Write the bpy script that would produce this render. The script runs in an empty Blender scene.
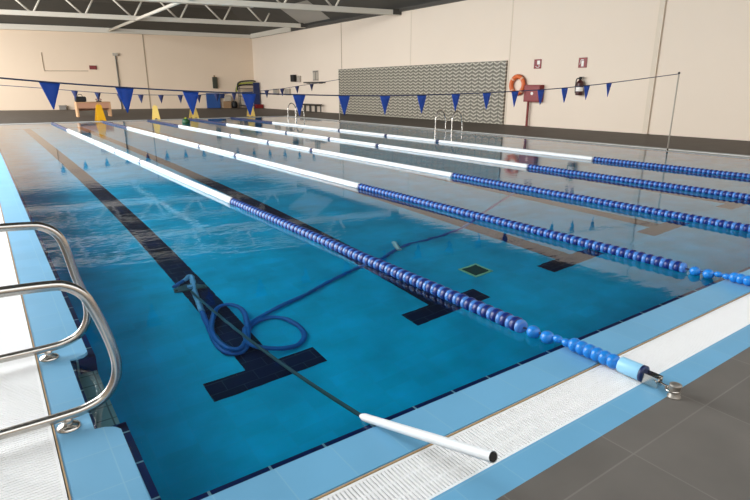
import bpy, bmesh, math, random
from mathutils import Vector, Matrix
random.seed(4)
PI = math.pi
S = bpy.context.scene
C = S.collection

# ------------------------------------------------------------------ materials
def lin(r, g, b):
    f = lambda c: (c/255/12.92) if c/255 <= .04045 else ((c/255+.055)/1.055)**2.4
    return (f(r), f(g), f(b), 1)

def mat(name, rgb, rough=.6, metal=0, var=.08, scale=8, bump=0, spec=.5):
    m = bpy.data.materials.new(name); m.use_nodes = True
    nt = m.node_tree; N = nt.nodes; L = nt.links
    b = N['Principled BSDF']
    b.inputs['Roughness'].default_value = rough
    b.inputs['Metallic'].default_value = metal
    b.inputs['Specular IOR Level'].default_value = spec
    tc = N.new('ShaderNodeTexCoord'); no = N.new('ShaderNodeTexNoise')
    no.inputs['Scale'].default_value = scale; no.inputs['Detail'].default_value = 4
    L.new(tc.outputs['Object'], no.inputs['Vector'])
    mx = N.new('ShaderNodeMix'); mx.data_type = 'RGBA'
    c = lin(*rgb)
    mx.inputs['A'].default_value = tuple(v*(1-var) for v in c[:3])+(1,)
    mx.inputs['B'].default_value = tuple(min(1, v*(1+var)) for v in c[:3])+(1,)
    L.new(no.outputs['Fac'], mx.inputs['Factor'])
    L.new(mx.outputs['Result'], b.inputs['Base Color'])
    if bump:
        bp = N.new('ShaderNodeBump'); bp.inputs['Strength'].default_value = bump
        bp.inputs['Distance'].default_value = .01
        L.new(no.outputs['Fac'], bp.inputs['Height']); L.new(bp.outputs['Normal'], b.inputs['Normal'])
    return m

def tile_mat(name, rgb, joint, w, h, off=(0, 0), mortar=.006, rough=.45, var=.06, spec=.5, blotch=.0, stagger=0, wet=None):
    """rectangular tiles from a brick texture on object coordinates (x,y)"""
    m = bpy.data.materials.new(name); m.use_nodes = True
    nt = m.node_tree; N = nt.nodes; L = nt.links
    b = N['Principled BSDF']; b.inputs['Roughness'].default_value = rough
    b.inputs['Specular IOR Level'].default_value = spec
    tc = N.new('ShaderNodeTexCoord'); mp = N.new('ShaderNodeMapping')
    mp.inputs['Location'].default_value = (-off[0], -off[1], 0)
    L.new(tc.outputs['Object'], mp.inputs['Vector'])
    br = N.new('ShaderNodeTexBrick'); br.offset = stagger; br.offset_frequency = 2
    br.inputs['Scale'].default_value = 1; br.inputs['Brick Width'].default_value = w
    br.inputs['Row Height'].default_value = h; br.inputs['Mortar Size'].default_value = mortar
    br.inputs['Mortar Smooth'].default_value = .3
    c = lin(*rgb)
    br.inputs['Color1'].default_value = tuple(v*(1-var) for v in c[:3])+(1,)
    br.inputs['Color2'].default_value = tuple(v*(1+var) for v in c[:3])+(1,)
    br.inputs['Mortar'].default_value = lin(*joint)
    L.new(mp.outputs['Vector'], br.inputs['Vector'])
    no = N.new('ShaderNodeTexNoise'); no.inputs['Scale'].default_value = 2.3; no.inputs['Detail'].default_value = 6
    L.new(tc.outputs['Object'], no.inputs['Vector'])
    mx = N.new('ShaderNodeMix'); mx.data_type = 'RGBA'; mx.blend_type = 'MULTIPLY'
    rp = N.new('ShaderNodeMapRange'); rp.inputs['From Min'].default_value = .3; rp.inputs['From Max'].default_value = .7
    rp.inputs['To Min'].default_value = 1-blotch; rp.inputs['To Max'].default_value = 1
    L.new(no.outputs['Fac'], rp.inputs['Value'])
    mx.inputs['Factor'].default_value = 1
    L.new(br.outputs['Color'], mx.inputs['A']); L.new(rp.outputs['Result'], mx.inputs['B'])
    L.new(mx.outputs['Result'], b.inputs['Base Color'])
    return m

M = {}
M['wall'] = mat('wall_cream', (230, 215, 198), .8, var=.025, scale=.6, spec=.2)
M['wall_far'] = mat('wall_far_cream', (230, 209, 185), .8, var=.03, scale=.5, spec=.2)
M['column'] = mat('wall_column', (219, 205, 187), .8, var=.03, spec=.2)
M['seam'] = mat('seam', (166, 146, 122), .8)
M['roof'] = mat('dark_roof', (84, 82, 76), .8, var=.15, scale=1.2)
M['skylight'] = mat('translucent_sheet', (176, 172, 164), .6, var=.06)
M['steel_white'] = mat('painted_steel', (218, 211, 197), .5, var=.03)
M['steel_dark'] = mat('dark_steel', (70, 66, 60), .6)
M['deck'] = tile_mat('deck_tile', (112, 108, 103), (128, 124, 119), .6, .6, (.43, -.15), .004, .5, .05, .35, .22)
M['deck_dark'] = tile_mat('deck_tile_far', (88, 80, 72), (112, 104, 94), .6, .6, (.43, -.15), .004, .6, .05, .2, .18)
M['coping'] = tile_mat('coping_tile', (114, 176, 214), (128, 183, 214), .243, .243, (-.062, 0), .003, .35, .03, .45, .08)
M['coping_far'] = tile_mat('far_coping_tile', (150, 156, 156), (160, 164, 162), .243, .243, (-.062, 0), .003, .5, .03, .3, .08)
M['nosing'] = tile_mat('nosing_tile', (14, 26, 96), (170, 190, 205), .24, .24, (.18, .11), .006, .3, .08)
M['basin'] = tile_mat('basin_tile', (0, 190, 238), (20, 188, 236), .25, .12, (0, 0), .004, .5, .06, .2, .3)
M['line'] = tile_mat('line_tile', (8, 22, 66), (60, 74, 96), .24, .12, (0, .03), .0035, .5, .25, .2, .5, .5)
M['grate'] = mat('white_grate', (246, 247, 248), .5, var=.02)
M['gutter'] = mat('gutter_channel', (120, 128, 134), .7)
M['sealant'] = mat('sealant', (178, 150, 112), .8, var=.2, scale=30)
M['chrome'] = mat('brushed_steel', (196, 192, 186), .22, 1, var=.05, scale=20)
M['steel_mid'] = mat('worn_steel', (150, 145, 138), .45, .6, var=.1, scale=30)
M['white_pl'] = mat('white_plastic', (222, 227, 230), .35, var=.02)
M['blue_disc'] = mat('dark_blue_float', (6, 36, 112), .35, var=.06)
M['highlight_disc'] = mat('float_highlight', (70, 128, 206), .3, var=.06)
M['navy'] = mat('navy_float', (20, 38, 84), .4)
M['sky_bead'] = mat('light_blue_bead', (30, 128, 214), .3, var=.05)
M['cover'] = mat('pale_blue_sleeve', (150, 208, 240), .35)
M['cord'] = mat('rope_cord', (60, 66, 96), .8)
M['flag'] = mat('pennant_blue', (24, 78, 182), .6, var=.06)
M['flagdk'] = mat('pennant_navy', (46, 52, 96), .6)
M['alu'] = mat('white_aluminium', (236, 240, 242), .35, 0, var=.03)
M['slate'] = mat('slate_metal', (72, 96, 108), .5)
M['black'] = mat('black_rubber', (22, 22, 24), .6)
M['hose'] = mat('blue_hose', (18, 98, 178), .45, var=.1, scale=30)
M['hosepale'] = mat('pale_hose_cuff', (120, 170, 214), .45)
M['yellow'] = mat('yellow_plastic', (230, 170, 26), .4, var=.05)
M['paleyel'] = mat('pale_yellow_plastic', (232, 200, 110), .4)
M['wood'] = mat('tan_wood', (196, 152, 112), .6, var=.1, scale=5)
M['woodpink'] = mat('pinkish_board', (190, 140, 112), .6, var=.06)
M['grey'] = mat('grey_plastic', (128, 122, 114), .6)
M['greylt'] = mat('light_grey', (176, 166, 152), .6)
M['bluemat'] = mat('blue_mat', (26, 74, 140), .6)
M['red'] = mat('red_paint', (126, 6, 12), .4, var=.06)
M['reddk'] = mat('dark_red', (120, 30, 24), .5)
M['maroon'] = mat('dark_maroon', (64, 20, 20), .4)
M['orange'] = mat('orange_ring', (214, 104, 48), .5, var=.06)
M['pale_orange'] = mat('faded_band', (228, 176, 146), .6)
M['white'] = mat('white_paint', (236, 232, 226), .5)
M['brown'] = mat('brown_card', (150, 118, 86), .7)
M['green'] = mat('green_plastic', (34, 84, 50), .5)
M['lime'] = mat('lime_foam', (170, 178, 62), .7)
M['dkgreen'] = mat('dark_green_metal', (54, 56, 42), .6)
M['drain'] = mat('drain_grille', (22, 70, 70), .6)
M['drainf'] = mat('drain_frame', (176, 222, 176), .5)
M['steptile'] = tile_mat('step_tile', (112, 132, 140), (60, 70, 80), .12, .12, (0, 0), .004)

# chevron tile panel
def chevron_mat():
    m = bpy.data.materials.new('chevron_tiles'); m.use_nodes = True
    nt = m.node_tree; N = nt.nodes; L = nt.links
    b = N['Principled BSDF']; b.inputs['Roughness'].default_value = .5
    tc = N.new('ShaderNodeTexCoord'); sp = N.new('ShaderNodeSeparateXYZ')
    L.new(tc.outputs['Object'], sp.inputs[0])
    def mth(op, a, bb=None):
        n = N.new('ShaderNodeMath'); n.operation = op
        for i, v in enumerate((a, bb)):
            if v is None: continue
            if isinstance(v, (int, float)): n.inputs[i].default_value = v
            else: L.new(v, n.inputs[i])
        return n.outputs[0]
    zig = mth('PINGPONG', sp.outputs['Y'], .20)
    z = mth('ADD', sp.outputs['Z'], mth('MULTIPLY', zig, .45))
    st = mth('PINGPONG', z, .075)
    band = mth('GREATER_THAN', st, .046)
    vj = mth('LESS_THAN', mth('PINGPONG', sp.outputs['Y'], .20), .012)
    no = N.new('ShaderNodeTexNoise'); no.inputs['Scale'].default_value = 4
    L.new(tc.outputs['Object'], no.inputs['Vector'])
    mx = N.new('ShaderNodeMix'); mx.data_type = 'RGBA'
    mx.inputs['A'].default_value = lin(108, 103, 92); mx.inputs['B'].default_value = lin(180, 174, 158)
    L.new(band, mx.inputs['Factor'])
    m2 = N.new('ShaderNodeMix'); m2.data_type = 'RGBA'
    m2.inputs['B'].default_value = lin(76, 72, 64)
    L.new(mx.outputs['Result'], m2.inputs['A']); L.new(vj, m2.inputs['Factor'])
    L.new(m2.outputs['Result'], b.inputs['Base Color'])
    return m
M['chevron'] = chevron_mat()

# water: Fresnel mix of clear refraction and mirror reflection, faint ripples
def water_mat():
    m = bpy.data.materials.new('pool_water'); m.use_nodes = True
    nt = m.node_tree; N = nt.nodes; L = nt.links
    N.remove(N['Principled BSDF'])
    out = N['Material Output']
    rf = N.new('ShaderNodeBsdfRefraction'); rf.inputs['IOR'].default_value = 1.333; rf.inputs['Roughness'].default_value = 0
    rf.inputs['Color'].default_value = (.72, .985, 1, 1)
    gl = N.new('ShaderNodeBsdfGlossy'); gl.inputs['Roughness'].default_value = 0.035
    gl.inputs['Color'].default_value = (.98, .99, 1, 1)
    fr = N.new('ShaderNodeFresnel'); fr.inputs['IOR'].default_value = 1.333
    mx = N.new('ShaderNodeMixShader')
    tc = N.new('ShaderNodeTexCoord'); mp = N.new('ShaderNodeMapping')
    mp.inputs['Scale'].default_value = (1.0, 1.9, 1); mp.inputs['Rotation'].default_value = (0, 0, .35)
    L.new(tc.outputs['Object'], mp.inputs['Vector'])
    no = N.new('ShaderNodeTexNoise'); no.inputs['Scale'].default_value = 4.5; no.inputs['Detail'].default_value = 2
    L.new(mp.outputs['Vector'], no.inputs['Vector'])
    # ripples stronger in the left part of the pool
    n2 = N.new('ShaderNodeTexNoise'); n2.inputs['Scale'].default_value = .35
    L.new(tc.outputs['Object'], n2.inputs['Vector'])
    mr = N.new('ShaderNodeMapRange'); mr.inputs['From Min'].default_value = .35; mr.inputs['From Max'].default_value = .7
    mr.inputs['To Min'].default_value = .1; mr.inputs['To Max'].default_value = 1
    L.new(n2.outputs['Fac'], mr.inputs['Value'])
    ml = N.new('ShaderNodeMath'); ml.operation = 'MULTIPLY'
    L.new(no.outputs['Fac'], ml.inputs[0]); L.new(mr.outputs['Result'], ml.inputs[1])
    bp = N.new('ShaderNodeBump'); bp.inputs['Strength'].default_value = .5; bp.inputs['Distance'].default_value = .004
    L.new(ml.outputs[0], bp.inputs['Height'])
    for n in (rf, gl, fr): L.new(bp.outputs['Normal'], n.inputs['Normal'])
    L.new(fr.outputs[0], mx.inputs['Fac']); L.new(rf.outputs[0], mx.inputs[1]); L.new(gl.outputs[0], mx.inputs[2])
    L.new(mx.outputs[0], out.inputs['Surface'])
    return m
M['water'] = water_mat()

# ------------------------------------------------------------------ mesh helpers
def box(bm, x0, x1, y0, y1, z0, z1, mi=0, mtx=None):
    vs = [bm.verts.new(v) for v in ((x0,y0,z0),(x1,y0,z0),(x1,y1,z0),(x0,y1,z0),(x0,y0,z1),(x1,y0,z1),(x1,y1,z1),(x0,y1,z1))]
    fs = [bm.faces.new([vs[i] for i in f]) for f in ((3,2,1,0),(4,5,6,7),(0,1,5,4),(1,2,6,5),(2,3,7,6),(3,0,4,7))]
    for f in fs: f.material_index = mi
    if mtx is not None: bmesh.ops.transform(bm, matrix=mtx, verts=vs)
    return vs

def bbox(bm, x0, x1, y0, y1, z0, z1, r=.01, seg=2, mtx=None):
    """bevelled box"""
    t = bmesh.new(); box(t, x0, x1, y0, y1, z0, z1)
    bmesh.ops.bevel(t, geom=t.edges[:], offset=r, segments=seg, affect='EDGES', profile=.5)
    if mtx is not None: bmesh.ops.transform(t, matrix=mtx, verts=t.verts)
    me = bpy.data.meshes.new('tmp'); t.to_mesh(me); bm.from_mesh(me); bpy.data.meshes.remove(me); t.free()

def smooth_path(pts, n=6):
    P = [Vector(p) for p in pts]; out = []
    for i in range(len(P)-1):
        a = P[max(i-1,0)]; b = P[i]; c = P[i+1]; d = P[min(i+2,len(P)-1)]
        for k in range(n):
            t = k/n
            out.append(.5*((2*b)+(c-a)*t+(2*a-5*b+4*c-d)*t*t+(3*b-a-3*c+d)*t**3))
    out.append(P[-1]); return out

def tube(bm, pts, r, seg=12, cap=True, mi=0, closed=False):
    P = [Vector(p) for p in pts]; n = len(P); rings = []
    up = None
    for i, p in enumerate(P):
        if closed: t = (P[(i+1) % n]-P[i-1]).normalized()
        else: t = (P[min(i+1,n-1)]-P[max(i-1,0)]).normalized()
        if up is None:
            up = Vector((0,0,1)) if abs(t.z) < .9 else Vector((1,0,0))
        u = (up - t*up.dot(t)).normalized(); v = t.cross(u); up = u
        rr = r[i] if isinstance(r, (list, tuple)) else r
        rings.append([bm.verts.new(p+(u*math.cos(2*PI*k/seg)+v*math.sin(2*PI*k/seg))*rr) for k in range(seg)])
    m = n if closed else n-1
    for i in range(m):
        a, b = rings[i], rings[(i+1) % n]
        for k in range(seg):
            f = bm.faces.new((a[k], a[(k+1)%seg], b[(k+1)%seg], b[k])); f.smooth = True; f.material_index = mi
    if cap and not closed:
        bm.faces.new(rings[0][::-1]).material_index = mi; bm.faces.new(rings[-1]).material_index = mi

def lathe(bm, prof, axis='z', seg=20, at=(0,0,0), mis=None, smooth=True):
    """prof: list of (radius, height)"""
    rings = []; o = Vector(at)
    for r, h in prof:
        ring = []
        for k in range(seg):
            c, s = math.cos(2*PI*k/seg)*r, math.sin(2*PI*k/seg)*r
            ring.append(bm.verts.new(o+Vector({'z':(c,s,h),'y':(s,h,c),'x':(h,c,s)}[axis])))
        rings.append(ring)
    for i in range(len(rings)-1):
        for k in range(seg):
            f = bm.faces.new((rings[i][k], rings[i][(k+1)%seg], rings[i+1][(k+1)%seg], rings[i+1][k]))
            f.smooth = smooth
            if mis: f.material_index = mis[i]
    a = bm.faces.new(rings[0][::-1]); b = bm.faces.new(rings[-1])
    if mis: a.material_index = mis[0]; b.material_index = mis[-1]

def prism(bm, poly, z0, z1):
    lo = [bm.verts.new((x,y,z0)) for x,y in poly]; hi = [bm.verts.new((x,y,z1)) for x,y in poly]
    n = len(poly)
    bm.faces.new(lo[::-1]); bm.faces.new(hi)
    for i in range(n): bm.faces.new((lo[i], lo[(i+1)%n], hi[(i+1)%n], hi[i]))

def quad(bm, pts, mi=0):
    f = bm.faces.new([bm.verts.new(p) for p in pts]); f.material_index = mi; return f

def mesh_of(name, bm):
    bmesh.ops.recalc_face_normals(bm, faces=bm.faces[:])
    me = bpy.data.meshes.new(name); bm.to_mesh(me); bm.free(); return me

def obj(name, bm, mats, parent=None, label=None):
    me = mesh_of(name, bm) if isinstance(bm, bmesh.types.BMesh) else bm
    for m in (mats if isinstance(mats, (list, tuple)) else [mats]):
        if len(me.materials) < (len(mats) if isinstance(mats, (list, tuple)) else 1): me.materials.append(m)
    o = bpy.data.objects.new(name, me); C.objects.link(o)
    if parent: o.parent = parent
    if label: o['label'] = label
    return o

def struct(name, bm, mats, label=None):
    o = obj(name, bm, mats); o['kind'] = 'structure'
    if label: o['label'] = label
    return o

def thing(name, label, cat, loc=(0,0,0), rz=0, group=None):
    o = bpy.data.objects.new(name, None); C.objects.link(o); o.empty_display_size = .1
    o.location = loc; o.rotation_euler = (0,0,rz); o['label'] = label; o['category'] = cat
    if group: o['group'] = group
    return o

def tag(o, label, cat, group=None, kind=None):
    o['label'] = label; o['category'] = cat
    if group: o['group'] = group
    if kind: o['kind'] = kind
    return o

def copy_tree(o, parent=None):
    c = o.copy(); C.objects.link(c); c.parent = parent
    for ch in list(o.children): copy_tree(ch, c)
    return c
B = bmesh.new

# ------------------------------------------------------------------ layout constants (metres)
PX1, PY1 = 12.9, 25.3            # far corner of the pool opening (coping edge); near-left corner is 0,0
G0, G1, T1 = .232, .474, .608    # grate start, grate end, edging end (measured outwards)
WX = 17.45                       # right wall
SK = .221                        # the far wall runs slightly skew to the pool
def fwy(x, off=0): return 39.4 + SK*(WX-x) - off
FRZ = -math.atan(SK)
WL = -.012                       # water level
FZ = -1.30                       # pool floor

# ------------------------------------------------------------------ deck
LX, NY = -9.0, -7.0
bm = B()
box(bm, LX, WX, NY, -T1, -.3, 0)
box(bm, LX, -T1, -T1, PY1+T1, -.3, 0)
struct('floor_near', bm, M['deck'])
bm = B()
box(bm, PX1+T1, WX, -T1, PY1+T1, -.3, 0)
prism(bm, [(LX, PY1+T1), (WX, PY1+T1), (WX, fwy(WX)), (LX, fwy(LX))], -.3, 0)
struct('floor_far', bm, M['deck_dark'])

# edging strip (light blue) outside the grates, and gutter channel under them
bm = B()
for a, b in ((G1, T1),):
    box(bm, -b, PX1+b, -b, -a, -.3, 0); box(bm, -b, -a, -a, PY1+a, -.3, 0)
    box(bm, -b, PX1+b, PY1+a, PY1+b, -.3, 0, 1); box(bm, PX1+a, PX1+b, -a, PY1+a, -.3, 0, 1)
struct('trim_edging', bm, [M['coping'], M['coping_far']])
bm = B()
for a, b in ((G0, G1),):
    box(bm, -b, PX1+b, -b, -a, -.3, -.09); box(bm, -b, PX1+b, PY1+a, PY1+b, -.3, -.09)
    box(bm, -b, -a, -a, PY1+a, -.3, -.09); box(bm, PX1+a, PX1+b, -a, PY1+a, -.3, -.09)
struct('trim_gutter', bm, M['gutter'])
bm = B()
e = .006
box(bm, -G0-e, PX1+G0+e, -G0-e, -G0, -.3, -.001); box(bm, -G0-e, -G0, -G0, PY1+G0, -.3, -.001)
struct('trim_sealant', bm, M['sealant'])

# coping
bm = B()
def cop(poly):
    t = B(); prism(t, poly, -.06, 0)
    es = [ed for ed in t.edges if all(v.co.z > -.01 for v in ed.verts)]
    bmesh.ops.bevel(t, geom=es, offset=.007, segments=2, affect='EDGES')
    me = bpy.data.meshes.new('t'); t.to_mesh(me); bm.from_mesh(me); bpy.data.meshes.remove(me); t.free()
cop([(-G0,-G0), (PX1+G0,-G0), (PX1+G0,-.0), (-G0,0)])
R0, R1, RX, rr = .66, 1.43, -.10, .055   # ladder recess in the left coping
def arc(cx, cy, a0, a1, r=rr, n=5): return [(cx+r*math.cos(a0+(a1-a0)*k/n), cy+r*math.sin(a0+(a1-a0)*k/n)) for k in range(n+1)]
cop([(-G0,0), (0,0)] + arc(-rr, R0-rr, 0, PI/2) + [(RX, R0), (RX, R1)] + arc(-rr, R1+rr, -PI/2, 0) + [(0,PY1), (-G0,PY1)])
struct('trim_coping', bm, M['coping'])
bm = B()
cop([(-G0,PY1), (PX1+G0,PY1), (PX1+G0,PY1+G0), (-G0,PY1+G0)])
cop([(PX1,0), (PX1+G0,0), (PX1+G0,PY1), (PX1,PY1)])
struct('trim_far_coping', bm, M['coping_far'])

# dark blue tile nosing just inside the coping, at the waterline
bm = B(); n = .03
box(bm, 0, PX1, -.005, .036, -.3, -.016)
box(bm, 0, PX1, PY1-n, PY1+.005, -.3, -.016)
box(bm, -.005, n, .024, R0, -.3, -.016); box(bm, -.005, n, R1, PY1-n, -.3, -.016)
box(bm, PX1-n, PX1+.005, .024, PY1-n, -.3, -.016)
box(bm, RX-.005, RX+.02, R0-.03, R1+.03, -.3, -.016)
box(bm, RX, n, R0-.03, R0+.012, -.3, -.016); box(bm, RX, n, R1-.012, R1+.03, -.3, -.016)
struct('trim_nosing', bm, M['nosing'])

# ------------------------------------------------------------------ pool basin
bm = B()
x0, x1, y0, y1 = 0, PX1, 0, PY1
quad(bm, [(x0-.2,y0-.1,FZ), (x1+.1,y0-.1,FZ), (x1+.1,y1+.1,FZ), (x0-.2,y1+.1,FZ)])
box(bm, x0-.2, x1+.1, -.1, .018, FZ, -.05)
box(bm, x0-.2, x1+.1, y1-.02, y1+.1, FZ, -.05)
box(bm, x1-.02, x1+.1, 0, y1, FZ, -.05)
box(bm, -.2, .022, 0, R0, FZ, -.05); box(bm, -.2, .022, R1, y1, FZ, -.05); box(bm, -.2, RX+.005, R0, R1, FZ, -.05)
LANES = [1.16, 2.95, 4.79, 6.70, 8.8, 11.0]
for lx in LANES:
    z = FZ+.004
    quad(bm, [(lx-.125,1.85,z), (lx+.125,1.85,z), (lx+.125,PY1-1.85,z), (lx-.125,PY1-1.85,z)], 1)
    for ya, yb in ((1.63,1.86), (PY1-1.86,PY1-1.63)):
        quad(bm, [(lx-.445,ya,z+.001), (lx+.445,ya,z+.001), (lx+.445,yb,z+.001), (lx-.445,yb,z+.001)], 1)
basin = struct('pool_basin', bm, [M['basin'], M['line']])
# recessed ladder steps in the left wall
bm = B()
for k in range(4):
    zt = -.14 - .27*k
    box(bm, RX+.004, .02, R0+.07, R1-.07, zt-.05, zt)
struct('trim_step', bm, M['steptile'])

bm = B()
quad(bm, [(-.10, .0, WL), (PX1, .0, WL), (PX1, PY1, WL), (-.10, PY1, WL)])
w = obj('pool_water', bm, M['water']); tag(w, 'clear still blue pool water reflecting the far walls', 'water', kind='stuff')

# drains on the floor
d = thing('floor_drain', 'square drain with pale frame on the pool floor in second lane', 'drain', (3.74, 2.17, FZ+.002))
bm = B()
for a in (0, PI/2, PI, 1.5*PI): box(bm, -.13, .13, .105, .13, 0, .012, mtx=Matrix.Rotation(a, 4, 'Z'))
obj('frame', bm, M['drainf'], d)
bm = B()
for k in range(9): box(bm, -.105, .105, -.1+.0235*k, -.1+.0235*k+.014, 0, .009)
box(bm, -.105, .105, -.105, .105, 0, .003)
obj('grille', bm, M['drain'], d)

# ------------------------------------------------------------------ gutter grates
def grate_mesh(length, w, pitch, bar):
    bm = B(); n = int(length/pitch)
    for k in range(n):
        a = k*pitch
        vs = [bm.verts.new(v) for v in ((a,0,-.002),(a+bar,0,-.002),(a+bar,w,-.002),(a,w,-.002),(a+.002,0,-.03),(a+bar-.002,0,-.03),(a+bar-.002,w,-.03),(a+.002,w,-.03))]
        for f in ((0,1,2,3),(0,4,5,1),(3,2,6,7),(0,3,7,4),(1,5,6,2)): bm.faces.new([vs[i] for i in f])
    return bm
def rails_mesh(length, w):
    bm = B()
    box(bm, 0, length, 0, .012, -.04, -.001); box(bm, 0, length, w-.012, w, -.04, -.001)
    box(bm, 0, length, w*.333-.004, w*.333+.004, -.045, -.006); box(bm, 0, length, w*.666-.004, w*.666+.004, -.045, -.006)
    return bm
gw = G1-G0-.012
def grate(label, loc, rz, length, pitch, bar):
    t = thing('gutter_grate', label, 'grate', loc, rz)
    obj('slat_panel', grate_mesh(length, gw, pitch, bar), M['grate'], t)
    obj('side_rails', rails_mesh(length, gw), M['grate'], t)
grate('white slatted gutter grate along the near pool edge under the lane rope end', (-G1, -G1+.002, -.003), 0, PX1+2*G1, .0165, .0105)
grate('white gutter grate beside the handrails at left pool edge', (-G0-.01, -G0, -.003), PI/2, PY1+G0, .0165, .0125)
grate('white gutter grate along the right pool edge below the tiled wall', (PX1+G1-.01, -G0, -.003), PI/2, PY1+G0, .06, .05)
grate('white gutter grate along the far pool edge by the yellow signs', (-G1, PY1+G0+.005, -.003), 0, PX1+2*G1, .06, .05)

# ------------------------------------------------------------------ walls, roof
bm = B(); box(bm, WX, WX+.3, NY, fwy(WX)+.5, -.3, 5.02)
struct('wall_right', bm, M['wall'])
bm = B()
Lf = (WX-LX)*math.hypot(1, SK)
box(bm, -Lf, .1, 0, .3, -.3, 5.2)
o = struct('wall_far', bm, M['wall_far']); o.location = (WX, fwy(WX), 0); o.rotation_euler.z = FRZ
bm = B(); box(bm, -4, WX, NY-.3, NY, -.3, 5.0)
struct('wall_rear_blocker', bm, M['wall'])  # unseen wall, added to block the rear sky and dim the near end
bm = B(); box(bm, -4.6, -4.3, NY, 4.5, -.3, 5.2)
struct('wall_left_blocker', bm, M['wall'])  # unseen stub of wall, added to shade the near end of the pool
# vertical joints between wall panels
for i, y in enumerate((26.7, 20.35, 14.05)):
    bm = B(); box(bm, WX-.012, WX+.01, y-.025, y+.025, 2.53 if y > 14.2 and y < 26.8 else 0, 5.0)
    struct('trim_joint', bm, M['seam'] if i == 0 else M['column'])
bm = B(); box(bm, -.04, .04, -.015, .01, 0, 5.05)
o = struct('trim_far_joint', bm, M['seam']); o.location = (10.04, fwy(10.04), 0); o.rotation_euler.z = FRZ
bm = B(); bbox(bm, WX-.07, WX+.02, 7.95, 8.13, 0, 5.0, .01)
struct('trim_column', bm, M['column'])
# eave beams
Lf = (WX-LX)*math.hypot(1, SK)
bm = B(); bbox(bm, -Lf, 0, -.25, 0, 5.04, 5.38, .02)
o = struct('trim_far_eave', bm, M['steel_white']); o.location = (WX, fwy(WX), 0); o.rotation_euler.z = FRZ
bm = B(); box(bm, WX-.16, WX+.1, 4, fwy(WX), 5.02, 5.14)
struct('trim_right_eave', bm, M['steel_dark'])
bm = B(); bbox(bm, WX-.22, WX-.16, 32.6, fwy(WX)-.3, 5.0, 5.32, .01)
struct('trim_right_eave', bm, M['steel_white'])
# roof deck: flat, falling to the eaves at the far and right walls; unseen parts at left and rear left out to let sky light in
bm = B()
RZ = 6.35; ry = -3.0; rx = -1.2
A = [(rx,ry,RZ), (WX-3.2,ry,RZ), (WX-3.2,fwy(WX-3.2)-5,RZ), (rx,fwy(rx)-5,RZ)]
quad(bm, A)
quad(bm, [(-4.6,ry,RZ), (rx,ry,RZ), (rx,5.5,RZ), (-4.6,5.5,RZ)])  # extra unseen roof over the left deck, added to darken the near end
quad(bm, [A[1], (WX+.2,ry,5.16), (WX+.2,fwy(WX),5.16), A[2]])
quad(bm, [A[3], A[2], (WX+.2,fwy(WX),5.2), (rx,fwy(rx),5.4)])
struct('ceiling', bm, M['roof'])
bm = B()
def roofpt(x, y): return (x, y, RZ+(5.16-RZ)*(x-(WX-3.2))/3.4-.03)
quad(bm, [roofpt(15.2,26.5), roofpt(17.2,27.5), roofpt(17.2,31.0), roofpt(15.2,30.0)])
struct('ceiling_sheet', bm, M['skylight'], 'translucent roof sheet')

def truss(label, off, zb, ph):
    t = thing('roof_truss', label, 'truss', (WX, fwy(WX)-off, 0), FRZ)
    k = math.hypot(1, SK); L = 24
    bm = B(); bbox(bm, -L, -.02, -.09, .09, zb, zb+.24, .015); obj('bottom_chord', bm, M['steel_white'], t)
    bm = B(); bbox(bm, -L, -3.3, -.09, .09, zb+1.0, zb+1.2, .015); obj('top_chord', bm, M['steel_white'], t)
    x = -ph
    while x > -L+2:
        for s in (-1, 1):
            bm = B()
            top = zb+1.05 if x+s < -3.3 else zb+.75
            tube(bm, [(x+s*.08, 0, zb+.2), (x+(.5 if s > 0 else -.85)*(top-zb-.2)/.85+s*.08, 0, top)], .05, 8)
            obj('web_strut', bm, M['steel_white'], t)
        x -= 2.43
    bm = B(); bbox(bm, -.45, .0, -.12, .12, zb+.02, zb+.28, .01); obj('end_bracket', bm, M['steel_dark'], t)
truss('white V-webbed roof truss farther from the camera, nearest the far wall', 8.7, 5.05, 2.75)
truss('white V-webbed roof truss nearer the camera, across the top edge', 18.2, 4.86, 3.45)
bm = B(); tube(bm, [(7.95, fwy(7.95)-.15, 5.2), (7.72, 23.0, 5.03)], .085, 8)
tag(obj('roof_brace', bm, M['steel_white']), 'white diagonal steel brace running from far eave to the trusses', 'brace')

# chevron tiled panel on the right wall
bm = B(); bbox(bm, WX-.10, WX-.002, 14.12, 26.93, .002, 2.5, .012)
tag(obj('tiled_panel', bm, M['chevron']), 'large grey zigzag patterned tile panel on the right wall', 'wall panel')

# ------------------------------------------------------------------ lane ropes
RY = .012  # float axis height
# one float: a wide dark rim beside a paler band that has the highlights painted into its colour
fm = B()
lathe(fm, [(.020,-.040), (.040,-.038), (.0445,-.028), (.0445,-.012), (.041,-.003), (.046,-.002), (.050,.004), (.050,.030), (.046,.037), (.020,.040)],
      'y', 18, mis=[1,1,1,1,0,0,0,0,0])
FLOAT = mesh_of('float_disc', fm)
FLOAT.materials.append(M['blue_disc']); FLOAT.materials.append(M['highlight_disc'])
def ridged(y0, y1, r, pitch, dip):
    prof = [(.015, y0)]; n = max(2, int((y1-y0)/pitch)); st = (y1-y0)/n
    for k in range(n):
        a = y0+k*st
        prof += [(r-dip, a+.02*st), (r, a+.2*st), (r, a+.8*st), (r-dip, a+.98*st)]
    prof.append((.015, y1)); bm = B(); lathe(bm, prof, 'y', 14); return bm
WHITE = [mesh_of('white_float_section', ridged(a, b, .046, .12, .002)) for a, b in ((4.98,9.72), (9.86,12.12), (12.26,14.88), (15.02,20.35))]
for m_ in WHITE: m_.materials.append(M['white_pl'])
DARK = mesh_of('dark_float_section', ridged(20.4, 25.15, .044, .08, .008)); DARK.materials.append(M['navy'])
GAP = []
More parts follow.
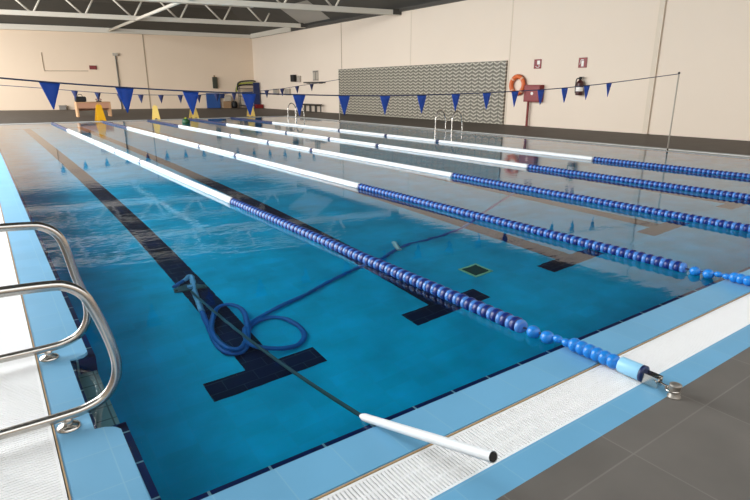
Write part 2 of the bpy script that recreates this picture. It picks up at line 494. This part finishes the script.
for y in (9.79, 12.19, 14.95):
    bm = B(); lathe(bm, [(.02,y-.07), (.036,y-.055), (.04,y), (.036,y+.055), (.02,y+.07)], 'y', 14); me = mesh_of('blue_spacer', bm); me.materials.append(M['navy']); GAP.append(me)
CORD = B(); tube(CORD, [(0,PY1+.3,.02), (0,25.1,0), (0,12,0), (0,.3,0), (0,-.02,.024), (0,-.3,.030), (0,-.48,.030)], .006, 8)
CORD = mesh_of('cord', CORD); CORD.materials.append(M['cord'])
def bead_mesh(r, l):
    bm = B(); lathe(bm, [(l*.0+.008, -l)] + [(max(.008, r*math.sin(PI*k/8)), -l*math.cos(PI*k/8)) for k in range(1,8)] + [(.008, l)], 'y', 16); return mesh_of('bead', bm)
BIG = bead_mesh(.040, .042)
STK = bead_mesh(.040, .036); STK.materials.append(M['sky_bead']); BIG.materials.append(M['sky_bead'])
SMALL = bead_mesh(.024, .030); SMALL.materials.append(M['sky_bead'])
SLV = B(); lathe(SLV, [(.030,-.465), (.040,-.463), (.042,-.455), (.042,-.352), (.040,-.345), (.030,-.343)], 'y', 20); SLV = mesh_of('end_sleeve', SLV); SLV.materials.append(M['cover'])
COL = B(); lathe(COL, [(.030,-.476), (.0432,-.474), (.0432,-.458), (.030,-.456)], 'y', 20); COL = mesh_of('sleeve_collar', COL); COL.materials.append(M['navy'])
BR = B()
for s in (-1, 1): box(BR, s*.022-.003, s*.022+.003, -.55, -.47, -.022, .03)
box(BR, -.025, .025, -.50, -.47, -.005, .005); lathe(BR, [(.012,-.03), (.012,.03)], 'x', 12, (0,-.535,.006))
BR = mesh_of('tension_bracket', BR); BR.materials.append(M['chrome'])
HK = B(); tube(HK, smooth_path([(0,-.535,.006), (0,-.555,.004), (.0,-.575,.0), (.006,-.592,0), (-.006,-.602,0), (-.016,-.594,0)], 4), .006, 8)
HK = mesh_of('hook', HK); HK.materials.append(M['chrome'])
def lift(y):  # floats climb from the water onto the coping
    return 0 if y > .18 else min(.030, (.18-y)/.25*.030)
def lane_rope(x, label):
    t = thing('lane_rope', label, 'lane rope', (x, 0, RY), 0, 'lane ropes across the pool')
    def add(me, y=0, z=0):
        o = bpy.data.objects.new(me.name, me); C.objects.link(o); o.parent = t; o.location = (0, y, z); return o
    add(CORD)
    for me in WHITE: add(me)
    for me in GAP: add(me)
    add(DARK)
    y = 4.92
    while y > .27:
        add(FLOAT, y).rotation_euler = (random.uniform(-.05,.05), random.uniform(0,6), random.uniform(-.06,.06)); y -= .078
    for y in (.205, .105): add(BIG, y, lift(y)*.5).name = 'round_bead'
    for y in (.036, -.022): add(SMALL, y, .022).name = 'small_bead'
    for k in range(6): add(STK, -.075-.046*k, .030).name = 'round_bead'
    for me in (SLV, COL, BR, HK): add(me, 0, .032 if me in (SLV, COL) else .02)
    return t
ROPES = [2.195, 4.15, 6.02, 7.93, 9.97]
for x, l in zip(ROPES, ('nearest lane rope, white then dark blue floats, hooked across the near coping',
        'second lane rope from the camera, white floats turning blue, left of the thin pole base',
        'third lane rope, the middle one of five, white then blue floats',
        'fourth lane rope from the camera, second from the tiled wall',
        'farthest lane rope, closest to the tiled wall and right handrails')):
    lane_rope(x, l)
# deck anchors
for x, l in zip(ROPES[:2], ('steel deck anchor cup where the nearest lane rope hooks on', 'steel deck anchor cup at the near end of the second lane rope')):
    t = thing('deck_anchor', l, 'anchor', (x-.012, -.628, 0))
    bm = B(); lathe(bm, [(.030,0), (.030,.005), (.025,.007), (.025,.056), (.027,.058), (.027,.066), (.016,.068)], 'z', 16); obj('post', bm, M['steel_mid'], t)
    bm = B(); tube(bm, [(.03*math.cos(a), .01+.03*math.sin(a), .034) for a in [k*PI/8 for k in range(16)]], .006, 8, closed=True); obj('ring', bm, M['chrome'], t)

# green float by the third rope's far part
t = thing('ring_buoy', 'small green float lying on the water by the third rope', 'float', (6.85, 22.2, WL))
bm = B(); lathe(bm, [(.05,-.05), (.15,-.02), (.17,.06), (.15,.15), (.06,.2)], 'z', 16); obj('body', bm, M['green'], t)
bm = B(); lathe(bm, [(.03,.19), (.06,.21), (.05,.24), (.02,.25)], 'z', 12); obj('cap', bm, M['lime'], t)

# ------------------------------------------------------------------ pennant lines
def pennant_line(name, label, y, pts, flags, fw_, fh, m, group, rope=.008):
    t = thing(name, label, 'flag line', (0, y, 0), 0, group)
    P = smooth_path([(x, 0, z) for x, z in pts], 8)
    bm = B(); tube(bm, P, rope, 8); obj('cord', bm, M['cord'], t)
    def zat(x):
        for a, b in zip(P, P[1:]):
            if a.x <= x <= b.x: return a.z+(b.z-a.z)*(x-a.x)/(b.x-a.x), (b.z-a.z)/(b.x-a.x)
        return P[-1].z, 0
    for x in flags:
        z, s = zat(x); bm = B()
        w = fw_/2; tw = random.uniform(-.3, .3)
        n = 5
        rows = []
        for k in range(n+1):
            f = k/n; ww = w*(1-f)+.004
            bend = .03*math.sin(f*2+tw)*tw
            rows.append([bm.verts.new((c*ww*math.cos(tw*f), bend+c*ww*math.sin(tw*f), -fh*f + (c*ww*s if f < .5 else 0))) for c in (-1, 0, 1)])
        for k in range(n):
            for c in (0, 1): bm.faces.new((rows[k][c], rows[k][c+1], rows[k+1][c+1], rows[k+1][c])).smooth = True
        o = obj('pennant', bm, m, t); o.location = (x, 0, z)
        md = o.modifiers.new('s', 'SOLIDIFY'); md.thickness = .004
    for x in flags:
        pass
    return t
NF = [.37, 1.08, 1.8, 2.52, 3.22, 3.92, 4.63, 5.33, 6.04, 6.75, 7.45, 8.15, 8.84, 9.53, 10.26]
pennant_line('pennant_line', 'string of bright blue pennants across the pool, nearer one', 5.01,
    [(-.9,1.57), (.3,1.46), (1.08,1.405), (1.8,1.365), (2.52,1.34), (3.22,1.32), (3.92,1.305), (4.63,1.30), (5.33,1.305), (6.04,1.32), (6.75,1.335), (7.45,1.36), (8.15,1.385), (8.84,1.42), (9.53,1.465), (10.26,1.515), (12.965,1.735)],
    NF, .185, .27, M['flag'], 'pennant strings over the pool')
FF = [1.83+.706*k for k in range(15)]
pennant_line('pennant_line', 'string of small dark pennants at the far end, farther one', 20.0,
    [(-1.02,1.605), (1.54,1.410), (3.22,1.267), (4.65,1.185), (6.05,1.165), (6.76,1.170), (8.20,1.236), (9.62,1.339), (10.34,1.410), (11.05,1.513), (11.73,1.605), (13.07,1.795)],
    FF, .2, .3, M['flagdk'], 'pennant strings over the pool', .010)
def pole(label, x, y, h, r=.016):
    t = thing('flag_pole', label, 'pole', (x, y, 0), 0, 'pennant poles')
    bm = B(); tube(bm, [(0,0,0), (0,0,h)], r, 10); obj('shaft', bm, M['greylt'], t)
    bm = B(); lathe(bm, [(.05,0), (.05,.008), (.02,.012), (.02,.05)], 'z', 14); obj('base_socket', bm, M['chrome'], t)
    bm = B(); lathe(bm, [(.014,h-.02), (.024,h-.01), (.024,h+.02), (.012,h+.03)], 'z', 12); obj('cap', bm, M['black'], t)
pole('thin pale pole holding the near pennants at right, in front of plain wall', 12.99, 5.01, 1.75)
pole('thin pale pole holding the far pennants, before left edge of tile panel', 13.1, 20.0, 1.8)

# ------------------------------------------------------------------ handrails at the left edge
def handrail(y, ztop, label):
    t = thing('handrail', label, 'handrail', (0, y, 0), 0, 'pool ladder handrails')
    k = ztop-.68
    pts = [(-.62,0,.16), (-.60,0,.095), (-.54,0,.062), (-.40,0,.058), (-.18,0,.058), (-.09,0,.068), (-.02,0,.10), (.025,0,.165), (.038,0,.24), (.028,0,.33), (.005,0,.43),
           (-.022,0,.54+k*.9), (-.05,0,.605+k), (-.10,0,.648+k), (-.17,0,.665+k), (-.40,0,.675+k), (-.54,0,.665+k), (-.60,0,.62+k), (-.62,0,.55+k), (-.62,0,.35)]
    bm = B(); tube(bm, smooth_path(pts+[pts[0]], 6)[:-1], .0215, 16, closed=True); obj('tube', bm, M['chrome'], t)
    for px in (-.18, -.52):
        bm = B(); tube(bm, [(px,0,.0), (px,0,.055)], .0185, 14); o = obj('post', bm, M['chrome'], t)
        bm = B(); lathe(bm, [(.048,.0), (.048,.004), (.040,.013), (.026,.018), (.019,.022)], 'z', 20, (px,0,0)); obj('flange', bm, M['chrome'], o)
handrail(.745, .655, 'looped steel pool ladder handrail nearest the camera at left')
handrail(1.51, .745, 'looped steel pool ladder handrail farther up the left edge')

# arched rails of the ladders on the right edge
def right_ladder(y, label):
    t = thing('pool_ladder', label, 'ladder', (PX1, y, 0), 0, 'ladders on the right edge')
    for s in (-.42, .42):
        pts = [(.42,s,.0), (.40,s,.3), (.33,s,.55), (.20,s,.68), (.06,s,.66), (-.04,s,.5), (-.07,s,.25), (-.07,s,-.9)]
        bm = B(); tube(bm, smooth_path(pts, 6), .024, 10); o = obj('rail', bm, M['chrome'], t)
        bm = B(); lathe(bm, [(.06,0), (.06,.006), (.03,.02)], 'z', 14, (.42,s,0)); obj('flange', bm, M['chrome'], o)
    for k in range(3):
        bm = B(); bbox(bm, -.12, -.03, -.42, .42, -.28-.27*k, -.25-.27*k, .006); obj('tread', bm, M['chrome'], t)
right_ladder(12.72, 'steel pool ladder with arched rails in front of the tile panel')
right_ladder(24.2, 'steel pool ladder with arched rails at the far corner')

# ------------------------------------------------------------------ pole, hose and suction head
W0 = Vector((.902, .096, WL)); dr = Vector((.057, .932, -.359)).normalized()
E0 = W0 - dr*.855
t = thing('vacuum_pole', 'white aluminium pool pole leaning over the near coping into the water', 'pole', E0)
end = dr*(.855+3.42)
bm = B(); tube(bm, [dr*0, dr*.84, dr*.868], [.0182, .0182, .013], 20, cap=False)
obj('tube', bm, M['alu'], t)
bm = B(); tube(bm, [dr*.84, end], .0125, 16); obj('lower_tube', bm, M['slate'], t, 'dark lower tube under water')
bm = B(); tube(bm, [dr*-.0005, dr*.03], .0145, 18); obj('bore', bm, M['black'], t, 'dark open end')

hp = [(1.0,3.5),(1.06,3.56),(1.14,3.62),(1.22,3.68),(1.12,3.24),(1.05,2.83),(1.01,2.55),(0.98,2.34),(0.99,2.15),(1.08,2.08),(1.15,2.11),(1.23,2.26),(1.31,2.48),(1.35,2.71),(1.28,2.84),(1.18,2.82),(1.07,2.65),(1.0,2.46),(0.99,2.27),(1.03,2.12),(1.1,2.09),(1.2,2.22),(1.26,2.34),(1.36,2.44),(1.51,2.46),(1.61,2.37),(1.655,2.2),(1.625,2.03),(1.52,1.935),(1.37,1.94),(1.24,2.0),(1.18,2.12),(1.22,2.3),(1.3,2.42),(1.45,2.51),(1.69,2.6),(1.98,2.68),(2.36,2.82),(2.75,2.94),(3.08,3.0),(3.42,3.14),(3.71,3.22),(3.95,3.21),(4.36,3.25),(4.79,3.37),(5.78,3.85),(6.82,4.31)]
path = []
for i, (x, y) in enumerate(hp):
    z = FZ+.026
    if 11 <= i <= 15: z += .05
    if 18 <= i <= 20: z += .05
    if 30 <= i <= 32: z += .06
    if i in (10, 16, 17, 21, 29, 33): z += .025
    path.append((x, y, z))
t = thing('vacuum_hose', 'coiled blue suction hose lying on the pool floor', 'hose', (0,0,0))
bm = B(); sp_ = smooth_path(path, 8); tube(bm, sp_, [.024+.0012*(i % 2) for i in range(len(sp_))], 10)
obj('hose', bm, M['hose'], t)
bm = B(); tube(bm, sp_[14:40], .027, 12); obj('cuff', bm, M['hosepale'], t, 'pale blue hose cuff')
bm = B(); tube(bm, smooth_path([(3.44,3.10,FZ+.05), (3.50,3.25,FZ+.06), (3.56,3.36,FZ+.05)], 5), .03, 10); obj('float_sleeve', bm, M['white_pl'], t, 'white hose sleeve')
hd = thing('pool_vacuum', 'dark suction head on the pool floor at the pole tip', 'vacuum head', ((E0+end).x+.02,(E0+end).y+.10,FZ+.006), -.2)
hd.scale = (.75, .75, .8)
bm = B(); prism(bm, [(-.2,-.05), (.2,-.05), (.2,.04), (.06,.14), (-.06,.14), (-.2,.04)], .02, .05); obj('plate', bm, M['slate'], hd)
bm = B(); lathe(bm, [(.034,.05), (.034,.09), (.028,.1)], 'z', 14, (0,.03,0)); obj('hose_socket', bm, M['hosepale'], hd)
for x in (-.17, .17):
    bm = B(); lathe(bm, [(.03,-.015), (.03,.015)], 'x', 12, (x,0,.026)); obj('wheel', bm, M['black'], hd)

# ------------------------------------------------------------------ yellow signs at the far edge
def make_sign(label, x, y, h, m, rz, wd_=1.2):
    t = thing('floor_sign', label, 'floor sign', (x, y, 0), rz, 'yellow signs on the far deck')
    for s in (-1, 1):
        bm = B()
        o_ = [(a*wd_, b) for a, b in [(-.15,0), (-.05,0), (-.04,.05), (.04,.05), (.05,0), (.15,0), (.085,h-.03), (.06,h), (-.06,h), (-.085,h-.03)]]
        lo = [bm.verts.new((a, s*(.17*(1-z/h)+.012), z)) for a, z in o_]; hi = [bm.verts.new((a, s*(.17*(1-z/h)+.026), z)) for a, z in o_]
        bm.faces.new(lo); bm.faces.new(hi[::-1])
        for i in range(len(o_)): bm.faces.new((lo[i], lo[(i+1)%len(o_)], hi[(i+1)%len(o_)], hi[i]))
        obj('panel', bm, m, t)
    bm = B(); tube(bm, smooth_path([(-.06,0,h-.01), (-.03,0,h+.04), (.03,0,h+.04), (.06,0,h-.01)], 4), .012, 8); obj('handle', bm, m, t)
make_sign('tall deep yellow folding sign in front of the wooden desk', 4.22, 26.2, .70, M['yellow'], .1, 1.3)
make_sign('pale yellow folding sign under the wall pipe, second from left', 6.62, 26.1, .62, M['paleyel'], -.2)
make_sign('yellow folding sign behind the green float, third from left', 8.42, 26.1, .62, M['paleyel'], .15)
make_sign('yellow folding sign in front of the equipment rack, rightmost', 11.5, 26.3, .68, M['paleyel'], -.1)

# ------------------------------------------------------------------ desk and things by the far wall
t = thing('desk', 'tan wooden desk on the far deck behind a yellow sign', 'desk', (4.66, 30.6, 0))
bm = B(); bbox(bm, -.80, .80, -.35, .35, .70, .74, .008); obj('desk_top', bm, M['wood'], t)
for x in (-.76, .76):
    bm = B(); bbox(bm, x-.04, x+.04, -.33, .33, 0, .70, .006); obj('side_panel', bm, M['wood'], t)
bm = B(); bbox(bm, -.72, .72, .28, .31, .30, .70, .005); obj('modesty_panel', bm, M['woodpink'], t)
bm = B(); bbox(bm, -.72, .72, -.32, -.29, .42, .70, .005); obj('front_board', bm, M['woodpink'], t)
t = thing('bag', 'black bag on the left end of the wooden desk', 'bag', (4.12, 30.5, .741))
bm = B(); bbox(bm, -.27, .25, -.15, .15, 0, .27, .07, 4); obj('body', bm, M['black'], t)
bm = B(); tube(bm, smooth_path([(-.12,0,.26), (-.08,0,.36), (.06,0,.36), (.1,0,.26)], 5), .015, 8); obj('handle', bm, M['black'], t)
t = thing('telephone', 'small dark telephone on the right half of the wooden desk', 'telephone', (4.95, 30.5, .741))
bm = B(); bbox(bm, -.12, .12, -.1, .1, 0, .07, .02); obj('base', bm, M['black'], t)
bm = B(); tube(bm, smooth_path([(-.13,0,.10), (-.1,0,.13), (.1,0,.13), (.13,0,.10)], 5), .025, 8); obj('handset', bm, M['reddk'], t)
bm = B(); bbox(bm, -.22, .22, -.14, .14, 0, .30, .02); bbox(bm, -.235, .235, -.155, .155, .25, .30, .015)
o = tag(obj('storage_box', bm, M['grey']), 'grey lidded box at the foot of the far wall, far left', 'box'); o.location = (4.55, fwy(4.55)-.22, 0); o.rotation_euler.z = FRZ

def on_far(o, x, z=0, off=.003): o.location = (x, fwy(x, off), z); o.rotation_euler.z = FRZ; return o
t = on_far(thing('led_display', 'small dark red display sign high on the far wall at left', 'display', (0,0,0)), 6.72, 2.66)
bm = B(); bbox(bm, -.23, .23, -.07, 0, 0, .26, .01); obj('housing', bm, M['reddk'], t)
bm = B()
for k in range(4): box(bm, -.18+.1*k, -.11+.1*k, -.075, -.07, .07, .19)
obj('digits', bm, M['red'], t)
bm = B(); tube(bm, smooth_path([(3.82, fwy(3.82)-.03, 3.7), (3.82, fwy(3.82)-.03, 2.62), (3.9, fwy(3.9)-.03, 2.54), (4.1, fwy(4.1)-.03, 2.54), (6.4, fwy(6.4)-.03, 2.56)], 4), .018, 8)
tag(obj('cable_conduit', bm, M['seam']), 'thin conduit bent along the far wall to the display', 'conduit')
t = on_far(thing('downpipe', 'slim grey pipe with box on top on the far wall', 'pipe', (0,0,0)), 8.18, 0)
bm = B(); tube(bm, [(0,-.06,.0), (0,-.06,3.6)], .045, 10); obj('pipe', bm, M['grey'], t)
bm = B(); bbox(bm, -.17, .17, -.16, 0, 3.58, 3.76, .01); obj('box', bm, M['greylt'], t)
t = on_far(thing('loudspeaker', 'narrow dark column loudspeaker on the far wall above the blue board', 'loudspeaker', (0,0,0)), 14.57, 1.42)
bm = B(); bbox(bm, -.17, .17, -.22, -.04, 0, .82, .03); obj('cabinet', bm, M['dkgreen'], t)
bm = B(); bbox(bm, -.06, .06, -.05, 0, .7, .94, .01); obj('mount_bracket', bm, M['brown'], t)
t = on_far(thing('gym_mat', 'royal blue mat leaning on the far wall under the loudspeaker', 'mat', (0,0,0)), 14.35, 0, .08)
bm = B(); bbox(bm, -.50, .50, -.12, 0, 0, 1.08, .02, mtx=Matrix.Rotation(-.04, 4, 'X')); obj('mat', bm, M['bluemat'], t)
bm = B(); bbox(bm, .5, .85, -.1, 0, .72, 1.06, .03); obj('flap', bm, M['navy'], t)
bm = B(); bbox(bm, -.27, .27, -.2, .2, 0, .5, .015); box(bm, -.02, .02, -.203, .203, .2, .503)
o = on_far(tag(obj('carton', bm, M['brown']), 'brown cardboard carton between the blue mat and the rack', 'box'), 15.18, 0, .45)
bm = B(); lathe(bm, [(.02,.0), (.2,.01), (.22,.2), (.2,.42), (.12,.5), (.03,.52)], 'z', 14)
o = on_far(tag(obj('sack', bm, M['black']), 'small black sack right of the brown carton', 'sack'), 15.72, 0, .45)
bm = B(); bbox(bm, -.25, .25, -.14, .14, 0, .38, .04); bbox(bm, -.2, .2, -.1, .1, .36, .42, .02)
o = on_far(tag(obj('foam_box', bm, M['greylt']), 'pale box above the carton beside the blue mat', 'box'), 15.28, .505, .45)
# rack of pool equipment
rk = on_far(thing('equipment_rack', 'dark metal rack holding pool toys in the far right corner', 'rack', (0,0,0)), 16.62, 0, .75)
for x in (-.62, .62):
    for y in (-.3, .3):
        bm = B(); bbox(bm, x-.025, x+.025, y-.025, y+.025, 0, 1.55, .004); obj('post', bm, M['steel_dark'], rk)
for z in (.18, .85, 1.4):
    bm = B(); bbox(bm, -.66, .66, -.33, .33, z, z+.04, .006); obj('shelf', bm, M['steel_dark'], rk)
def rackitem(bm, name, m, lab, cat, x, z, off): return on_far(tag(obj(name, bm, m), lab, cat), x, z, off)
bm = B(); bbox(bm, -.06, .42, -.04, .04, .0, 1.85, .02); rackitem(bm, 'float_mat', M['navy'], 'dark blue float mat standing at right side of the rack', 'mat', 16.95, 0, 1.14)
for i, (z, m, l) in enumerate(((1.47, 'black', 'black foam noodle arched over the rack, lowest'), (1.60, 'lime', 'lime foam noodle arched over the rack, middle'), (1.74, 'dkgreen', 'dark green foam noodle arched over the rack, top'))):
    bm = B(); tube(bm, smooth_path([(-.78,0,z-.46-.04*i), (-.72,0,z-.1), (-.5,0,z+.06), (-.1,0,z+.12), (.3,0,z+.14), (.62,0,z+.1)], 5), .055, 10)
    rackitem(bm, 'foam_noodle', M[m], l, 'pool noodle', 16.6, .10, .62+.125*i)
bm = B(); bbox(bm, -.22, .22, -.16, .16, 0, .3, .04); rackitem(bm, 'crate', M['navy'], 'navy crate on the middle shelf of the rack', 'crate', 16.45, .892, .75)
bm = B(); bbox(bm, -.25, .25, -.2, .2, 0, .34, .05); rackitem(bm, 'crate', M['greylt'], 'pale crate on the bottom shelf of the rack', 'crate', 16.4, .222, .75)
bm = B(); bbox(bm, -.28, .28, -.16, .16, 0, .28, .03); bbox(bm, -.30, .30, -.18, .18, .22, .27, .015)
o = tag(obj('red_crate', bm, M['red']), 'low red crate in the corner right of the rack', 'crate'); o.location = (17.08, 37.9, 0)

# ------------------------------------------------------------------ things on the right wall
def on_wall(o, y, z): o.location = (WX-.003, y, z); return o     # local -x points into the hall
t = on_wall(thing('loudspeaker', 'black loudspeaker on the right wall left of the notice', 'loudspeaker'), 32.55, 1.86)
bm = B(); bbox(bm, -.28, -.05, -.22, .22, 0, .44, .03); obj('cabinet', bm, M['black'], t)
bm = B(); box(bm, -.06, 0, -.05, .05, .15, .3); obj('mount_bracket', bm, M['steel_dark'], t)
bm = B(); bbox(bm, -.10, 0, -.2, .2, 0, .40, .015); box(bm, -.104, -.1, -.15, .15, .06, .34)
on_wall(tag(obj('switch_box', bm, M['greylt']), 'pale grey box on the wall right of black loudspeaker', 'box'), 31.95, 1.83)
t = on_wall(thing('notice_board', 'pale notice with dark bands above the wall shelf', 'notice'), 29.78, 1.9)
bm = B(); bbox(bm, -.03, 0, -.34, .34, 0, .60, .008); obj('mount_board', bm, M['greylt'], t)
bm = B(); box(bm, -.036, -.03, -.33, .33, .50, .59); box(bm, -.036, -.03, -.33, .33, .01, .06); box(bm, -.036, -.03, -.05, .05, .06, .5); obj('dark_bands', bm, M['grey'], t)
t = on_wall(thing('wall_shelf', 'long dark shelf on the right wall under the notice', 'shelf'), 29.77, 1.69)
bm = B(); bbox(bm, -.28, 0, -1.18, 1.18, .06, .14, .008); obj('board', bm, M['steel_dark'], t)
for y in (-.8, .8):
    bm = B(); prism(bm, [(-.25,y-.02), (0,y-.02), (0,y+.02), (-.25,y+.02)], .03, .06); obj('mount_bracket', bm, M['steel_dark'], t)
for y, l in ((35.45, 'grey ventilation box low on right wall, left one of two'), (33.65, 'grey ventilation box low on right wall, right one of two')):
    t = on_wall(thing('vent_box', l, 'box', group='grey boxes on the right wall'), y, .98)
    bm = B(); bbox(bm, -.16, 0, -.36, .36, 0, .44, .02); obj('housing', bm, M['greylt'], t)
    bm = B()
    for k in range(5): box(bm, -.165, -.16, -.28, .28, .06+.07*k, .09+.07*k)
    obj('louvres', bm, M['grey'], t)
t = thing('bench', 'dark slatted bench standing against the right wall under the shelf', 'bench', (17.05, 29.9, 0))
bm = B()
for k in range(3): bbox(bm, -.2+.14*k, -.08+.14*k, -1.15, 1.15, .44, .49, .008)
obj('seat', bm, M['steel_dark'], t)
for y in (-1.05, -.35, .35, 1.05):
    bm = B(); bbox(bm, -.18, -.13, y-.045, y+.045, 0, .44, .005); bbox(bm, .13, .18, y-.045, y+.045, 0, .44, .005); box(bm, -.18, .18, y-.03, y+.03, .38, .44)
    obj('leg', bm, M['steel_dark'], t)

# life ring
t = on_wall(thing('life_ring', 'orange life ring on the wall beside the red hose cabinet', 'life ring'), 13.46, 1.56)
bm = B()
R_, r_ = .315, .085
tube(bm, [(-.10, R_*math.cos(a), R_*math.sin(a)) for a in [k*2*PI/36 for k in range(36)]], r_, 14, closed=True)
obj('ring', bm, M['orange'], t)
for k in range(4):
    a0 = PI/4+k*PI/2; bm = B()
    tube(bm, [(-.10, R_*math.cos(a), R_*math.sin(a)) for a in [a0+(j-2)*.05 for j in range(5)]], r_+.004, 14); obj('band', bm, M['pale_orange'], t, 'pale band')
bm = B(); tube(bm, [(-.10, .40*math.cos(a), .40*math.sin(a)) for a in [k*2*PI/36 for k in range(36)]], .012, 6, closed=True); obj('grab_line', bm, M['reddk'], t)
bm = B(); box(bm, -.1, 0, -.03, .03, .24, .34); obj('mount_hook', bm, M['steel_dark'], t)
# hose cabinet on a post
t = on_wall(thing('hose_cabinet', 'red fire hose cabinet on a post beside the life ring', 'fire hose cabinet'), 12.60, 0)
bm = B(); bbox(bm, -.26, -.02, -.38, .38, .93, 1.56, .015); o = obj('cabinet', bm, M['red'], t)
bm = B(); bbox(bm, -.275, -.26, -.35, .35, .97, 1.52, .006); o2 = obj('door', bm, M['red'], t)
bm = B(); lathe(bm, [(.06,-.285), (.06,-.274)], 'x', 16, (0,-.03,1.24)); obj('emblem', bm, M['white'], o2)
bm = B(); box(bm, -.29, -.27, .28, .31, 1.18, 1.32); obj('handle', bm, M['reddk'], o2)
bm = B(); bbox(bm, -.16, -.09, .20, .27, 0, .94, .006); bbox(bm, -.2, -.05, .14, .33, 0, .015, .004); obj('post', bm, M['reddk'], t)
# fire signs
def fsign(label, y, z, kind):
    t = on_wall(thing('fire_sign', label, 'sign', group='red fire signs'), y, z)
    bm = B(); bbox(bm, -.02, 0, -.17, .17, -.17, .17, .004); obj('plate', bm, M['red'], t)
    bm = B()
    if kind == 0:
        box(bm, -.025, -.02, -.11, .02, -.02, .12); tube(bm, smooth_path([(-.024,-.07,-.03), (-.024,-.09,-.10), (-.024,0,-.125), (-.024,.08,-.08)], 4), .011, 6)
    else:
        bbox(bm, -.025, -.018, -.05, .05, -.13, .06, .004); box(bm, -.025, -.02, -.03, .07, .08, .105); tube(bm, [(-.024,.08,.09), (-.024,.10,-.06)], .010, 6)
    obj('symbol', bm, M['white'], t)
fsign('small red fire sign with white symbol above the hose cabinet', 12.62, 2.32, 0)
fsign('small red fire sign with extinguisher symbol above the extinguisher', 10.66, 2.3, 1)
# extinguisher
t = on_wall(thing('fire_extinguisher', 'dark red fire extinguisher hanging on the plain right wall', 'fire extinguisher'), 10.58, 1.19)
bm = B(); lathe(bm, [(.06,0), (.12,.01), (.125,.04), (.125,.40), (.11,.46), (.06,.50), (.04,.53)], 'z', 20, (-.16,0,0)); o = obj('cylinder', bm, M['maroon'], t)
bm = B(); lathe(bm, [(.127,.14), (.1275,.15), (.1275,.27), (.127,.28)], 'z', 20, (-.16,0,0)); obj('label_band', bm, M['white'], o)
bm = B(); lathe(bm, [(.04,.53), (.05,.54), (.05,.60), (.02,.62)], 'z', 12, (-.16,0,0)); box(bm, -.17, -.15, -.14, .05, .60, .63); obj('valve', bm, M['black'], t)
bm = B(); tube(bm, smooth_path([(-.16,.05,.58), (-.16,.15,.55), (-.16,.17,.35), (-.17,.15,.08)], 5), .02, 8); obj('hose', bm, M['black'], t)
bm = B(); box(bm, -.06, 0, -.08, .08, .30, .36); obj('mount_bracket', bm, M['steel_dark'], t)

# ------------------------------------------------------------------ light: soft sky light from the open left and rear, plus added fill lamps
wd = bpy.data.worlds.new('daylight'); S.world = wd; wd.use_nodes = True
N = wd.node_tree.nodes; L = wd.node_tree.links
bg = N['Background']; bg.inputs['Color'].default_value = (.96, .985, 1, 1); bg.inputs['Strength'].default_value = 2.45

# ------------------------------------------------------------------ camera
cd = bpy.data.cameras.new('camera'); cam = bpy.data.objects.new('camera', cd); C.objects.link(cam)
cd.sensor_width = 36; cd.lens = 544.41*36/750; cd.clip_start = .05
pitch, roll, yaw = math.radians(16.46), math.radians(.09), math.radians(35.35)
fw_ = Vector((math.sin(yaw)*math.cos(pitch), math.cos(yaw)*math.cos(pitch), -math.sin(pitch)))
rt = Vector((math.cos(yaw), -math.sin(yaw), 0)); up = rt.cross(fw_)
r2 = rt*math.cos(roll)+up*math.sin(roll); u2 = up*math.cos(roll)-rt*math.sin(roll)
m = Matrix((r2, u2, -fw_)).transposed().to_4x4(); m.translation = (-.281, -1.662, 1.391)
cam.matrix_world = m
S.camera = cam
ld = bpy.data.lights.new('left_fill_light', 'AREA'); lo = bpy.data.objects.new('left_fill_light', ld); C.objects.link(lo)  # added lamp out of view, lifts the far and right walls
ld.shape = 'RECTANGLE'; ld.size = 32; ld.size_y = 6; ld.energy = 3900; ld.color = (1, .97, .93)
lo.location = (-8.5, 23.5, 4.2); lo.rotation_euler = (0, -math.radians(80), 0); lo.rotation_euler = Vector((1, 0, -.12)).to_track_quat('-Z', 'Y').to_euler()
ld = bpy.data.lights.new('pool_fill_light', 'AREA'); lo = bpy.data.objects.new('pool_fill_light', ld); C.objects.link(lo)  # second added lamp out of view, brightens the middle of the pool floor
ld.shape = 'RECTANGLE'; ld.size = 14; ld.size_y = 1.6; ld.energy = 1300; ld.color = (.95, .99, 1)
lo.location = (-4.4, 11.5, 6.2); lo.rotation_euler = Vector((1, -.25, -.75)).to_track_quat('-Z', 'Y').to_euler()
S.view_settings.view_transform = 'Standard'
S.cycles.use_denoising = True
